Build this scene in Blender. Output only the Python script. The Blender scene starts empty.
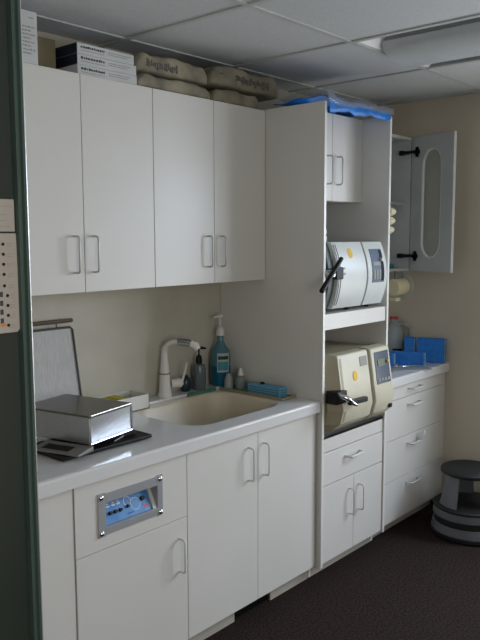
import bpy, bmesh, math, random
from mathutils import Vector, Matrix
random.seed(4)
S = bpy.context.scene
COL = S.collection
R = math.radians

# ---------------------------------------------------------------- camera
F_PX, PITCH, ROLL, YAW = 729.5, .11285, .0033, .8479
cd = bpy.data.cameras.new('camera'); cam = bpy.data.objects.new('camera', cd); COL.objects.link(cam)
S.camera = cam
cd.sensor_fit = 'VERTICAL'; cd.sensor_height = 24.0; cd.lens = F_PX/640*24.0
cd.clip_start = .02
cy, sy, cp, sp = math.cos(YAW), math.sin(YAW), math.cos(PITCH), math.sin(PITCH)
right = Vector((cy, -sy, 0)); fwd = Vector((sy*cp, cy*cp, -sp)); up = right.cross(fwd)
r2 = right*math.cos(ROLL) - up*math.sin(ROLL); u2 = up*math.cos(ROLL) + right*math.sin(ROLL)
M3 = Matrix((r2, u2, -fwd)).transposed()
cam.matrix_world = Matrix.Translation((0, -2.0146, 1.7021)) @ M3.to_4x4()

# ---------------------------------------------------------------- world, light, exposure
w = bpy.data.worlds.new('world'); S.world = w; w.use_nodes = True
bg = w.node_tree.nodes['Background']; bg.inputs[0].default_value = (.62, .72, .85, 1); bg.inputs[1].default_value = 1.0

def area(name, loc, rot, sx, sy_, power, col):
    l = bpy.data.lights.new(name, 'AREA'); l.shape = 'RECTANGLE'; l.size = sx; l.size_y = sy_; l.energy = power; l.color = col
    o = bpy.data.objects.new(name, l); COL.objects.link(o); o.location = loc; o.rotation_euler = rot
    return o
# daylight outside the window of the right hand wall, and a warm fill lamp added behind the front wall
sky = area('window_skylight', (4.50, -1.62, 1.92), (0, R(54), 0), .8, 1.7, 70, (.72, .83, 1.0)); sky.data.spread = R(150)
gl_ = area('window_groundlight', (4.42, -1.62, 1.02), (0, R(116), 0), .6, 1.7, 28, (1.0, .98, .93)); gl_.data.spread = R(180)
area('front_fill', (.2, -3.75, 1.65), (R(90), 0, 0), 1.5, 1.2, 49, (1.0, .93, .86))
vs = S.view_settings
vs.view_transform = 'Standard'; vs.look = 'None'; vs.gamma = 1; vs.use_curve_mapping = False; vs.exposure = -0.1

# ---------------------------------------------------------------- materials
def srgb(c):
    return tuple(((v/255)/12.92 if v/255 <= .04045 else ((v/255+.055)/1.055)**2.4) for v in c) + (1,)
MATS = {}
def mat(name, col, rough=.5, metal=0, noise=None, bump=None, spec=.5, trans=0, emit=None, alpha=1, coat=0):
    """noise=(scale, second colour, stretch) varies the colour; bump=(scale, strength)"""
    if name in MATS: return MATS[name]
    m = bpy.data.materials.new(name); m.use_nodes = True; MATS[name] = m
    nt = m.node_tree; b = nt.nodes['Principled BSDF']
    b.inputs['Base Color'].default_value = srgb(col); b.inputs['Roughness'].default_value = rough
    b.inputs['Metallic'].default_value = metal; b.inputs['Specular IOR Level'].default_value = spec
    b.inputs['Transmission Weight'].default_value = trans; b.inputs['Alpha'].default_value = alpha
    b.inputs['Coat Weight'].default_value = coat
    tc = nt.nodes.new('ShaderNodeTexCoord'); mp = nt.nodes.new('ShaderNodeMapping')
    nt.links.new(tc.outputs['Object'], mp.inputs['Vector'])
    if noise is None:
        c2 = tuple(max(0, v*.96) for v in col); noise = (6, c2, (1, 1, 1))
    n = nt.nodes.new('ShaderNodeTexNoise'); n.inputs['Scale'].default_value = noise[0]; n.inputs['Detail'].default_value = 5
    mp.inputs['Scale'].default_value = noise[2]
    nt.links.new(mp.outputs[0], n.inputs['Vector'])
    cr = nt.nodes.new('ShaderNodeValToRGB')
    cr.color_ramp.elements[0].position = .35; cr.color_ramp.elements[1].position = .65
    cr.color_ramp.elements[0].color = srgb(noise[1]); cr.color_ramp.elements[1].color = srgb(col)
    nt.links.new(n.outputs['Fac'], cr.inputs[0]); nt.links.new(cr.outputs[0], b.inputs['Base Color'])
    if bump:
        n2 = nt.nodes.new('ShaderNodeTexNoise'); n2.inputs['Scale'].default_value = bump[0]; n2.inputs['Detail'].default_value = 4
        nt.links.new(mp.outputs[0], n2.inputs['Vector'])
        bp = nt.nodes.new('ShaderNodeBump'); bp.inputs['Strength'].default_value = bump[1]; bp.inputs['Distance'].default_value = .004
        nt.links.new(n2.outputs['Fac'], bp.inputs['Height']); nt.links.new(bp.outputs[0], b.inputs['Normal'])
    return m
LAM = mat('white_laminate', (223, 221, 216), .38, noise=(3, (220, 219, 213), (1, 1, 1)))
LAMIN = mat('cabinet_inside', (205, 203, 196), .55)
GREYIN = mat('blue_grey_inside', (194, 199, 198), .5)
EDGE = mat('edge_band', (236, 236, 232), .35)
KICK = mat('toe_kick', (190, 186, 176), .5)
TOP = mat('counter_laminate', (226, 226, 225), .14, noise=(2, (222, 222, 221), (1, 1, 1)))
SINK = mat('sink_composite', (218, 208, 186), .3)
WALLM = mat('wall_paint', (212, 202, 184), .8, noise=(2, (207, 197, 179), (1, 1, 1)), bump=(120, .08))
SPLASH = mat('backsplash_paint', (200, 196, 182), .6)
CARPET = mat('carpet', (62, 50, 46), .98, noise=(110, (32, 26, 24), (1, 1, 1)), bump=(260, 1.0), spec=.1)
TILE = mat('ceiling_tile', (208, 212, 214), .9, noise=(90, (200, 204, 206), (1, 1, 1)), bump=(160, .15))
GRID = mat('ceiling_grid', (196, 200, 198), .6)
DARKG = mat('dark_green_paint', (34, 44, 36), .5, noise=(4, (30, 40, 33), (1, 1, 1)), bump=(60, .05))
FRAMEG = mat('green_metal', (74, 92, 86), .35, metal=.3)
HANDLE = mat('handle_metal', (196, 196, 194), .35, metal=.35)
HANDLEW = mat('handle_white', (225, 225, 222), .35)
STEEL = mat('steel', (200, 202, 205), .25, metal=1)
BRUSH = mat('brushed_steel', (188, 192, 196), .28, metal=1, noise=(40, (172, 176, 182), (1, 1, 12)))
CHROME = mat('chrome', (225, 228, 230), .08, metal=1)
BLACK = mat('black_plastic', (14, 14, 16), .5, spec=.3)
BLACKR = mat('black_rubber', (20, 20, 21), .6, bump=(200, .4))
DARKGLASS = mat('dark_glass', (40, 50, 64), .08, coat=.5)
WPL = mat('white_plastic', (225, 225, 220), .35)
GPL = mat('grey_plastic', (120, 120, 116), .45)
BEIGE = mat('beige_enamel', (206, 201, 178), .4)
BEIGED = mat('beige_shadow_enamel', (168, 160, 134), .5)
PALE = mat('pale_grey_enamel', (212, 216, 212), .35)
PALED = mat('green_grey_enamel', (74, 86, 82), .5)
YEL = mat('yellow_sticker', (236, 190, 40), .6)
GREYL = mat('grey_label', (150, 150, 142), .6)
INK = mat('ink', (60, 60, 66), .8)
PAPER = mat('paper', (172, 166, 158), .8)
PAPERW = mat('white_card', (205, 208, 208), .7)
NAVY = mat('navy_card', (22, 24, 42), .6)
CARTON = mat('tan_card', (128, 120, 94), .85)
KRAFT = mat('plaster_bag', (160, 152, 130), .85, noise=(9, (118, 112, 98), (1, 1, 1)), bump=(26, 1.0))
BAGINK = mat('bag_print', (88, 88, 86), .85, noise=(60, (130, 124, 110), (1, 1, 1)))
FILM = mat('clear_film', (205, 215, 220), .12, alpha=.2, spec=.8, bump=(25, 1.0))
BLUEW = mat('blue_wrap', (36, 136, 232), .45, noise=(18, (32, 104, 190), (1, 1, 1)), bump=(30, .6))
BLUEF = mat('blue_foam', (48, 136, 228), .75, noise=(30, (38, 120, 212), (1, 1, 1)))
BLUEE = mat('pale_blue_edge', (136, 172, 204), .75, noise=(60, (96, 140, 190), (1, 1, 1)))
TEAL = mat('teal_liquid', (16, 92, 120), .15)
CLEARB = mat('clear_blue_bottle', (84, 140, 156), .1, alpha=.7)
GREYB = mat('smoky_bottle', (98, 108, 116), .15)
GREEN = mat('green_tray', (74, 128, 104), .4)
BOXB = mat('light_blue_card', (104, 166, 196), .6)
JUG = mat('translucent_jug', (172, 182, 184), .3, alpha=.8)
REDC = mat('red_cap', (190, 70, 66), .4)
GLASS = mat('window_glass', (200, 212, 210), .06, alpha=.22)
YELP = mat('yellow_pads', (196, 186, 70), .8)
BLUEP = mat('control_blue', (88, 150, 206), .35, noise=(22, (66, 128, 194), (1, 1, 1)))
CREAM = mat('cream_plastic', (214, 204, 168), .5)
LENS = mat('prismatic_lens', (206, 214, 218), .25, bump=(220, .4))
MESHM = mat('grey_plate', (192, 192, 190), .5, noise=(70, (174, 174, 174), (3, 1, .3)))
BROWN = mat('brown_rail', (98, 84, 70), .5)
STOOLS = mat('grey_stool_enamel', (108, 110, 116), .35)

# ---------------------------------------------------------------- mesh helpers
class MB:
    def __init__(s): s.bm = bmesh.new(); s.mi = 0
    def _f(s, faces):
        for f in faces: f.material_index = s.mi
    def box(s, x0, x1, y0, y1, z0, z1, M=None):
        v = [s.bm.verts.new(c) for c in ((x0,y0,z0),(x1,y0,z0),(x1,y1,z0),(x0,y1,z0),(x0,y0,z1),(x1,y0,z1),(x1,y1,z1),(x0,y1,z1))]
        if M is not None:
            for q in v: q.co = M @ q.co
        s._f([s.bm.faces.new([v[i] for i in q]) for q in ((0,3,2,1),(4,5,6,7),(0,1,5,4),(1,2,6,5),(2,3,7,6),(3,0,4,7))])
        return s
    def prism(s, pts, axis, a, b, M=None):
        """extrude the closed 2D outline along axis 'x' (pts=y,z), 'y' (pts=x,z) or 'z' (pts=x,y)"""
        def P(p, t): return {'x': (t, p[0], p[1]), 'y': (p[0], t, p[1]), 'z': (p[0], p[1], t)}[axis]
        A = [s.bm.verts.new(P(p, a)) for p in pts]; B = [s.bm.verts.new(P(p, b)) for p in pts]
        if M is not None:
            for q in A+B: q.co = M @ q.co
        n = len(pts); fs = [s.bm.faces.new(A), s.bm.faces.new(B[::-1])]
        for i in range(n): fs.append(s.bm.faces.new((A[i], B[i], B[(i+1) % n], A[(i+1) % n])))
        s._f(fs); return s
    def lathe(s, prof, cx=0, cy_=0, n=28, M=None):
        rings = []
        for r, z in prof:
            if r < 1e-5: rings.append([s.bm.verts.new((cx, cy_, z))])
            else: rings.append([s.bm.verts.new((cx+r*math.cos(2*math.pi*k/n), cy_+r*math.sin(2*math.pi*k/n), z)) for k in range(n)])
        fs = []
        for A, B in zip(rings, rings[1:]):
            for k in range(n):
                q = [A[k % len(A)], A[(k+1) % len(A)], B[(k+1) % len(B)], B[k % len(B)]]
                q = list(dict.fromkeys(q))
                if len(q) > 2: fs.append(s.bm.faces.new(q))
        for rg, fl in ((rings[0], 1), (rings[-1], 0)):
            if len(rg) > 2: fs.append(s.bm.faces.new(rg[::-1] if fl else rg))
        if M is not None:
            for rg in rings:
                for q in rg: q.co = M @ q.co
        s._f(fs); return s
    def tube(s, pts, r, n=10, closed=False):
        pts = [Vector(p) for p in pts]; rings = []
        N = len(pts); rr = r if isinstance(r, (list, tuple)) else [r]*N
        ref = None
        for i, p in enumerate(pts):
            if closed: t = pts[(i+1) % N]-pts[i-1]
            else: t = pts[min(i+1, N-1)]-pts[max(i-1, 0)]
            t.normalize()
            if ref is None: ref = t.orthogonal().normalized()
            ref = (ref - t*ref.dot(t)).normalized(); b = t.cross(ref)
            rings.append([s.bm.verts.new(p+(ref*math.cos(2*math.pi*k/n)+b*math.sin(2*math.pi*k/n))*rr[i]) for k in range(n)])
        fs = []
        rng = range(N) if closed else range(N-1)
        for i in rng:
            A, B = rings[i], rings[(i+1) % N]
            for k in range(n): fs.append(s.bm.faces.new((A[k], A[(k+1) % n], B[(k+1) % n], B[k])))
        if not closed: fs += [s.bm.faces.new(rings[0][::-1]), s.bm.faces.new(rings[-1])]
        s._f(fs); return s
    def build(s, name, m, parent=None, bev=0, smooth=False, seg=2, sub=0):
        bmesh.ops.recalc_face_normals(s.bm, faces=s.bm.faces)
        me = bpy.data.meshes.new(name); s.bm.to_mesh(me); s.bm.free()
        for q in (m if isinstance(m, (list, tuple)) else [m]): me.materials.append(q)
        o = bpy.data.objects.new(name, me); COL.objects.link(o)
        if smooth:
            for p in me.polygons: p.use_smooth = True
            try: me.set_sharp_from_angle(angle=R(40))
            except Exception: pass
        if bev:
            b = o.modifiers.new('bevel', 'BEVEL'); b.width = bev; b.segments = seg; b.limit_method = 'ANGLE'
        if sub:
            q = o.modifiers.new('subdivision', 'SUBSURF'); q.levels = sub; q.render_levels = sub
        if parent: o.parent = parent
        return o
def tag(o, label=None, cat=None, group=None, kind=None):
    for k, v in (('label', label), ('category', cat), ('group', group), ('kind', kind)):
        if v: o[k] = v
    return o
def empty(name, loc=(0,0,0), rz=0, label=None, cat=None, group=None):
    o = bpy.data.objects.new(name, None); COL.objects.link(o); o.location = loc; o.rotation_euler = (0, 0, rz)
    o.empty_display_size = .05
    return tag(o, label, cat, group)
def struct(name, mb, m, bev=0): return tag(mb.build(name, m, bev=bev), kind='structure')
def arc(cx, cz, r, a0, a1, n=8): return [(cx+r*math.cos(R(a0+(a1-a0)*i/n)), cz+r*math.sin(R(a0+(a1-a0)*i/n))) for i in range(n+1)]

# ---------------------------------------------------------------- room
XR, YB, ZC = 4.24, .64, 2.54
XL, YF = -1.6, -3.4
WY0, WY1, WZ0, WZ1 = -2.5, -.75, .72, 2.2        # window in the right wall
struct('floor', MB().box(XL-.1, XR+.1, YF-.1, YB+.1, -.08, 0), CARPET)
b = MB()
FX0, FX1, FY0, FY1 = 2.785, 3.445, -1.58, -.235     # light fixture opening
b.box(XL-.1, FX0, YF-.1, YB+.1, ZC, ZC+.06); b.box(FX1, XR+.1, YF-.1, YB+.1, ZC, ZC+.06)
b.box(FX0, FX1, YF-.1, FY0, ZC, ZC+.06); b.box(FX0, FX1, FY1, YB+.1, ZC, ZC+.06)
struct('ceiling', b, TILE)
struct('wall_back', MB().box(XL-.1, XR+.1, YB, YB+.1, 0, ZC), SPLASH)
b = MB(); b.box(XR, XR+.1, WY1, YB, 0, ZC).box(XR, XR+.1, YF, WY0, 0, ZC).box(XR, XR+.1, WY0, WY1, 0, WZ0).box(XR, XR+.1, WY0, WY1, WZ1, ZC)
struct('wall_right', b, WALLM)
b = MB(); b.box(XL, -.4, YF-.1, YF, 0, ZC).box(.8, XR, YF-.1, YF, 0, ZC).box(-.4, .8, YF-.1, YF, 0, .95).box(-.4, .8, YF-.1, YF, 2.25, ZC)
struct('wall_front', b, WALLM)
struct('wall_left', MB().box(XL-.1, XL, YF, YB, 0, ZC), WALLM)
struct('wall_niche', MB().box(.72, .84, -.25, YB, 0, ZC), WALLM)
struct('wall_doorway', MB().box(XL, .551, -1.12, -1.0, 0, ZC), DARKG)
# steel frame that ends the dark green partition
b = MB()
prof = [(.549, -1.122), (.551, -1.129), (.554, -1.129), (.557, -1.125), (.559, -1.125), (.561, -1.129), (.5645, -1.129), (.5645, -.99), (.549, -.99)]
b.prism(prof, 'z', 0, ZC); struct('trim_1', b, FRAMEG)
struct('trim_3', MB().lathe([(.0022, 0), (.0022, ZC)], .5650, -1.1265, 14), mat('edge_highlight', (190, 194, 194), .3, metal=.6))  # bright strip added for the highlight along the frame edge
b = MB()
for i in range(-5, 5):
    x = 2.085+.682*i
    if XL < x < XR:
        if FX0-.05 < x < FX1+.05: b.box(x-.012, x+.012, FY1+.02, YB, ZC-.006, ZC).box(x-.012, x+.012, YF, FY0-.02, ZC-.006, ZC).box(x-.012, x+.012, FY0-.02, FY1+.02, ZC-.006, ZC)
        else: b.box(x-.012, x+.012, YF, YB, ZC-.006, ZC)
for j in range(-5, 1):
    y = .465+.682*j
    if y < -.5 and y > FY0+.1: b.box(XL, FX0, y-.012, y+.012, ZC-.0055, ZC).box(FX1, XR, y-.012, y+.012, ZC-.0055, ZC)
    elif y > YF: b.box(XL, XR, y-.012, y+.012, ZC-.0055, ZC)
struct('trim_2', b, GRID)
# window frames with panes
for n, (ax, c0, c1, at) in enumerate((('x', WY0, WY1, XR), ('y', -.4, .8, YF-.1))):
    b = MB(); g = MB()
    def bx(mb, a0, a1, z0, z1, d0, d1):
        if ax == 'x': mb.box(at+d0, at+d1, a0, a1, z0, z1)
        else: mb.box(a0, a1, at+d0, at+d1, z0, z1)
    for a0, a1, z0, z1 in ((c0, c0+.05, WZ0, WZ1), (c1-.05, c1, WZ0, WZ1), (c0, c1, WZ0, WZ0+.05), (c0, c1, WZ1-.05, WZ1), ((c0+c1)/2-.02, (c0+c1)/2+.02, WZ0, WZ1)):
        bx(b, a0, a1, z0, z1, .03, .08)
    bx(g, c0+.04, c1-.04, WZ0+.04, WZ1-.04, .052, .056)
    wo = struct('window_%d' % (n+1), b, GRID)
    gm = bpy.data.materials.new('pane_%d' % n); gm.use_nodes = True; nt = gm.node_tree
    nt.nodes.remove(nt.nodes['Principled BSDF'])
    tr = nt.nodes.new('ShaderNodeBsdfTransparent'); gl = nt.nodes.new('ShaderNodeBsdfGlossy'); mx = nt.nodes.new('ShaderNodeMixShader')
    gl.inputs['Roughness'].default_value = .02; mx.inputs[0].default_value = .06
    nt.links.new(tr.outputs[0], mx.inputs[1]); nt.links.new(gl.outputs[0], mx.inputs[2]); nt.links.new(mx.outputs[0], nt.nodes['Material Output'].inputs[0])
    g.build('window_pane', gm, wo)

# ---------------------------------------------------------------- cabinets
def pull(x, y, z, L=.14, out=.034, horiz=False, m=None, parent=None, r=.0042):
    """a bent wire pull whose two feet stand on the plane y, reaching out towards -y; (x, z) is its middle"""
    c = .014; pts = []
    h = L/2
    seq = [(-h, 0), (-h, -out+c)] + [(-h+c-c*math.cos(R(a)), -out+c-c*math.sin(R(a))) for a in (30, 60, 90)] + \
          [(h-c+c*math.sin(R(a)), -out+c-c*math.cos(R(a))) for a in (0, 30, 60)] + [(h, -out+c), (h, 0)]
    for t, d in seq: pts.append((x+t, y+d, z) if horiz else (x, y+d, z+t))
    return MB().tube(pts, r, 10).build('handle', m or HANDLE, parent, smooth=True)
def pull_wide(x, y, z, parent, L=.135, out=.034, m=None):
    """a flat drawer pull: two feet and a rounded bar"""
    b = MB(); b.tube([(x-L/2, y, z), (x-L/2+.012, y-out, z-.002), (x+L/2-.012, y-out, z-.002), (x+L/2, y, z)], .0055, 10)
    return b.build('handle', m or HANDLEW, parent, smooth=True)
G = .0015   # half of the gap between neighbouring doors
def door(x0, x1, z0, z1, y, parent, name='door', t=.018):
    return MB().box(x0+G, x1-G, y, y+t, z0+G, z1-G).build(name, LAM, parent, bev=.0015)

# -- wall cabinets
ZU0, ZU1, YU = 1.489, 2.322, .3245
def wall_cabinet(x0, x1, label):
    e = empty('wall_cabinet', (0, 0, 0), 0, label, 'cabinet', None)
    b = MB(); t = .016
    b.box(x0, x0+t, YU+.02, YB-.002, ZU0, ZU1-.002).box(x1-t, x1, YU+.02, YB-.002, ZU0, ZU1-.002)
    b.box(x0+t, x1-t, YU+.02, YB-.002, ZU0, ZU0+t).box(x0+t, x1-t, YU+.02, YB-.002, ZU1-t-.002, ZU1-.002).box(x0+t, x1-t, YB-.008, YB-.002, ZU0+t, ZU1-t-.002)
    b.build('carcass', LAMIN, e, bev=.001)
    xm = (x0+x1)/2
    for a, c, hx in ((x0, xm, xm-.048), (xm, x1, xm+.042)):
        d = door(a, c, ZU0, ZU1, YU, e)
        pull(hx, YU, 1.638, parent=d)
    return e
wall_cabinet(1.374, 2.104, 'white two-door wall cabinet above the silver box, left of the pair')
wall_cabinet(2.1045, 2.8455, 'white two-door wall cabinet above the sink, touching the tall cabinet')

# -- base cabinets
ZT, ZCB = .9148, .8636
def carcass(e, x0, x1, y0, y1, z0, z1, t=.016, top=False):
    b = MB(); b.box(x0, x0+t, y0, y1, z0, z1).box(x1-t, x1, y0, y1, z0, z1).box(x0+t, x1-t, y0, y1, z0, z0+t).box(x0+t, x1-t, y1-.008, y1, z0+t, z1)
    if top: b.box(x0+t, x1-t, y0, y1-.008, z1-t, z1)
    return b.build('carcass', LAMIN, e)
def kick(e, x0, x1, y=.045, hole=None):
    b = MB()
    if hole: b.box(x0, hole[0], y, y+.016, 0, .076); MB().box(hole[1], x1, y, y+.016, 0, .076).build('toe_kick', KICK, e)
    else: b.box(x0, x1, y, y+.016, 0, .076)
    return b.build('toe_kick', KICK, e)
ZD = .076
e = empty('base_cabinet', label='plain white base cabinet panel at the far left beside the doorway', cat='cabinet')
carcass(e, .845, 1.4245, .02, YB-.003, ZD, ZCB-.002); kick(e, .845, 1.4245)
MB().box(.86, 1.4235, .004, .02, ZD, ZCB-.004).build('front_panel', LAM, e, bev=.0015)

e = empty('base_cabinet', label='white base cabinet with a blue control panel set in its upper front', cat='cabinet')
X0, X1 = 1.4255, 1.9615
carcass(e, X0, X1, .02, YB-.003, ZD, ZCB-.002); kick(e, X0, X1)
door(X0, X1, ZD, .598, 0, e); d = e.children[-1]
for c in e.children:
    if c.name.startswith('door'): d = c
pull(1.915, 0, .452, L=.135, parent=d, m=HANDLEW)
PX0, PX1, PZ0, PZ1 = 1.556, 1.802, .678, .768
b = MB(); b.box(X0+G, PX0, 0, .018, .598+G, ZCB-.003).box(PX1, X1-G, 0, .018, .598+G, ZCB-.003).box(PX0, PX1, 0, .018, .598+G, PZ0).box(PX0, PX1, 0, .018, PZ1, ZCB-.003)
b.build('false_drawer_front', LAM, e)
cpn = MB(); cpn.box(1.522, PX0, -.005, -.0002, .646, .806).box(PX1, 1.828, -.005, -.0002, .646, .806).box(PX0, PX1, -.005, -.0002, .650, PZ0).box(PX0, PX1, -.005, -.0002, PZ1, .802)
# recess walls
cpn.box(PX0-.001, PX0+.001, -.004, .055, PZ0, PZ1).box(PX1-.001, PX1+.001, -.004, .055, PZ0, PZ1).box(PX0, PX1, -.004, .055, PZ1-.001, PZ1+.001).box(PX0, PX1, -.004, .055, PZ0-.001, PZ0+.001).box(PX0, PX1, .054, .056, PZ0, PZ1)
cp_o = cpn.build('control_plate', mat('satin_plate', (176, 178, 182), .4, metal=.25), e, bev=.0006)
for x in (1.536, 1.815):
    for z in (.660, .791):
        MB().lathe([(0, 0), (.0095, 0), (.0095, .003), (.005, .0075), (0, .008)], n=16, M=Matrix.Translation((x, -.005, z)) @ Matrix.Rotation(R(90), 4, 'X')).build('bolt', CHROME, cp_o, smooth=True)
# tilted blue face inside the recess, local: x along, y up the face
TL = math.atan2(.045, .088)
Mf = Matrix.Translation((1.560, .006, PZ0+.001)) @ Matrix.Rotation(R(90)-TL, 4, 'X')
fl = .096
face = MB().box(.003, .222, 0, fl, -.002, 0, M=Mf).build('control_face', BLUEP, cp_o)
b = MB(); b.prism([(.0, PZ0+.001), (.0, PZ0+.004), (.045, PZ1-.001), (.05, PZ1-.001), (.05, PZ0+.001)], 'x', 1.784, 1.800); b.build('side_wedge', WPL, cp_o)
for i in range(3):
    MB().lathe([(0, 0), (.0072, 0), (.006, .009), (0, .009)], .034+i*.024, .036, n=16, M=Mf).build('knob', BLACK, cp_o, smooth=True)
MB().lathe([(0, 0), (.0065, 0), (.0055, .009), (0, .009)], .118, .040, n=16, M=Mf).build('knob', BLACK, cp_o, smooth=True)
MB().lathe([(0, 0), (.0095, 0), (.008, .008), (0, .008)], .192, .050, n=16, M=Mf).build('knob', BLACK, cp_o, smooth=True)
b = MB()
def ring(mb, cx, cy_, r, wd):
    n = 26
    for k in range(n):
        a0, a1 = 2*math.pi*k/n, 2*math.pi*(k+1)/n
        v = [mb.bm.verts.new(Mf @ Vector((cx+q*math.cos(a), cy_+q*math.sin(a), .0006))) for q, a in ((r, a0), (r, a1), (r+wd, a1), (r+wd, a0))]
        mb.bm.faces.new(v)
ring(b, .122, .058, .015, .003); ring(b, .155, .040, .021, .0018)
for i in range(3): b.box(.026+i*.024, .042+i*.024, .058, .064, 0, .0006, M=Mf).box(.030+i*.024, .038+i*.024, .068, .072, 0, .0006, M=Mf)
b.build('white_marking', WPL, cp_o)
MB().box(.19, .214, .014, .026, 0, .0006, M=Mf).build('pink_marking', mat('pink_ink', (214, 120, 150), .6), cp_o)
MB().box(.108, .138, .012, .016, 0, .0006, M=Mf).build('blue_marking', mat('violet_ink', (60, 60, 160), .6), cp_o)

e = empty('base_cabinet', label='white two-door base cabinet under the sink basin', cat='cabinet')
X0, X1 = 1.9625, 2.8385
b = MB(); t = .016
carcass(e, X0, X1, .02, YB-.003, ZD, ZCB-.002); kick(e, X0, X1, hole=(2.29, 2.545))
b = MB(); b.box(2.285, 2.55, .058, .066, .004, .074)
for k in range(6): b.box(2.29, 2.545, .050, .058, .010+k*.011, .014+k*.011)
b.build('vent_grille', BLACK, e)
for a, c, hx in ((X0, 2.4005, 2.335), (2.4005, X1, 2.438)):
    d = door(a, c, ZD, ZCB-.004, 0, e)
    pull(hx, 0, .722, L=.145, parent=d, m=HANDLEW)

# -- countertop with integral basin
SX0, SX1, SY0, SY1 = 2.095, 2.712, .080, .525
def rrect(x0, x1, y0, y1, r, n=6):
    p = []
    for cx, cy_, a in ((x1-r, y0+r, -90), (x1-r, y1-r, 0), (x0+r, y1-r, 90), (x0+r, y0+r, 180)):
        p += [(cx+r*math.cos(R(a+90*k/n)), cy_+r*math.sin(R(a+90*k/n))) for k in range(n+1)]
    return p
def loop_bridge(bm, A, B, mi=0):
    n = len(A)
    for i in range(n):
        f = bm.faces.new((A[i], A[(i+1) % n], B[(i+1) % n], B[i])); f.material_index = mi; f.smooth = True
e = empty('countertop', label='glossy white countertop with a moulded beige sink basin', cat='countertop')
CX0, CX1, CY0, CY1 = .845, 2.8455, -.0237, YB-.002
bm = bmesh.new()
inner = rrect(SX0, SX1, SY0, SY1, .11)
N = len(inner)
def vs_(pts, z): return [bm.verts.new((x, y, z)) for x, y in pts]
top_in = vs_(inner, ZT)
# outer ring: same count, projected from the inner points to the outer rectangle
def outer_pt(x, y):
    cx, cy_ = (SX0+SX1)/2, (SY0+SY1)/2
    return x, y
o = [bm.verts.new(c) for c in ((CX0, CY0, ZT), (CX1, CY0, ZT), (CX1, CY1, ZT), (CX0, CY1, ZT))]
es = [bm.edges.new((o[i], o[(i+1) % 4])) for i in range(4)] + [bm.edges.new((top_in[i], top_in[(i+1) % N])) for i in range(N)]
bmesh.ops.triangle_fill(bm, use_beauty=True, use_dissolve=False, edges=es)
for f in list(bm.faces):
    c = f.calc_center_median()
    if SX0+.03 < c.x < SX1-.03 and SY0+.03 < c.y < SY1-.03 and all(v in top_in for v in f.verts): bm.faces.remove(f)
lo = [bm.verts.new((v.co.x, v.co.y, ZCB)) for v in o]
for i in range(4): bm.faces.new((o[i], lo[i], lo[(i+1) % 4], o[(i+1) % 4]))
# underside kept open above the cabinets except a strip at the front
me = bpy.data.meshes.new('worktop'); bmesh.ops.recalc_face_normals(bm, faces=bm.faces); bm.to_mesh(me); bm.free(); me.materials.append(TOP)
wt = bpy.data.objects.new('worktop', me); COL.objects.link(wt); wt.parent = e
bv = wt.modifiers.new('bevel', 'BEVEL'); bv.width = .009; bv.segments = 3; bv.limit_method = 'ANGLE'; bv.angle_limit = R(60)
bm = bmesh.new(); L = []
for ins, z, r in ((0, ZT, .11), (.006, ZT-.004, .105), (.012, ZT-.015, .10), (.022, ZT-.12, .09), (.05, ZT-.155, .07), (.12, ZT-.165, .03)):
    L.append([bm.verts.new((x, y, z)) for x, y in rrect(SX0+ins, SX1-ins, SY0+ins, SY1-ins, r)])
for A, B in zip(L, L[1:]): loop_bridge(bm, A, B)
bm.faces.new(L[-1])
me = bpy.data.meshes.new('basin'); bmesh.ops.recalc_face_normals(bm, faces=bm.faces); bm.to_mesh(me); bm.free(); me.materials.append(SINK)
o_ = bpy.data.objects.new('basin', me); COL.objects.link(o_); o_.parent = e
MB().lathe([(0, ZT-.165), (.04, ZT-.165), (.04, ZT-.162), (.03, ZT-.161), (0, ZT-.163)], 2.44, .30).build('drain', STEEL, e, smooth=True)
MB().box(2.245, CX1-.0, .545, YB-.003, ZT, ZT+.014).build('rear_ledge', TOP, e, bev=.004)

# -- tall cabinet
TX0, TX1, YT, ZTT = 2.848, 3.4585, -.0292, 2.3266
t = .018
e = empty('tall_cabinet', label='tall white open-shelved cabinet holding the two sterilisers', cat='cabinet')
for nm, x0 in (('side_panel', TX0), ('side_panel', TX1-t)):
    b = MB(); z0 = 0.0
    pts = [(YT, .07), (YT, ZTT), (YB-.003, ZTT), (YB-.003, 0), (.045, 0), (.045, .07)]
    o_ = b.prism(pts, 'x', x0, x0+t).build(nm, [LAM, EDGE], e, bev=.001)
    for p in o_.data.polygons:
        if p.normal.y < -.9: p.material_index = 1
XI0, XI1 = TX0+t, TX1-t
MB().box(XI0, XI1, YB-.013, YB-.003, .09, ZTT-.001).build('back_panel', LAMIN, e)
MB().box(XI0, XI1, .156, YB-.013, 1.885, 1.901).build('upper_shelf', LAM, e); MB().box(XI0, XI1, .156, YB-.013, ZTT-.02, ZTT-.002).build('top_panel', LAM, e)
MB().box(XI0, XI1, -.022, YB-.013, 1.256, 1.332).build('shelf', LAM, e, bev=.001)
MB().box(XI0, XI1, -.018, YB-.013, .715, .731).box(XI0, XI1, -.018, .0, .648, .731).build('lower_deck', LAM, e, bev=.001)
MB().box(XI0, XI1, 0, YB-.013, .076, .092).build('bottom_panel', LAM, e)
kick(e, XI0, XI1)
xm = (XI0+XI1)/2
for a, c, hx in ((XI0, xm, xm-.045), (xm, XI1, xm+.045)):
    d = door(a, c, 1.885, ZTT-.002, .136, e); pull(hx, .136, 2.04, parent=d)
    d = door(a, c, .079, .476, -.02, e); pull(hx, -.02, .345, L=.135, parent=d, m=HANDLEW)
d = door(XI0, XI1, .478, .645, -.02, e, 'drawer'); pull_wide(xm-.02, -.02, .592, d)
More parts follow.
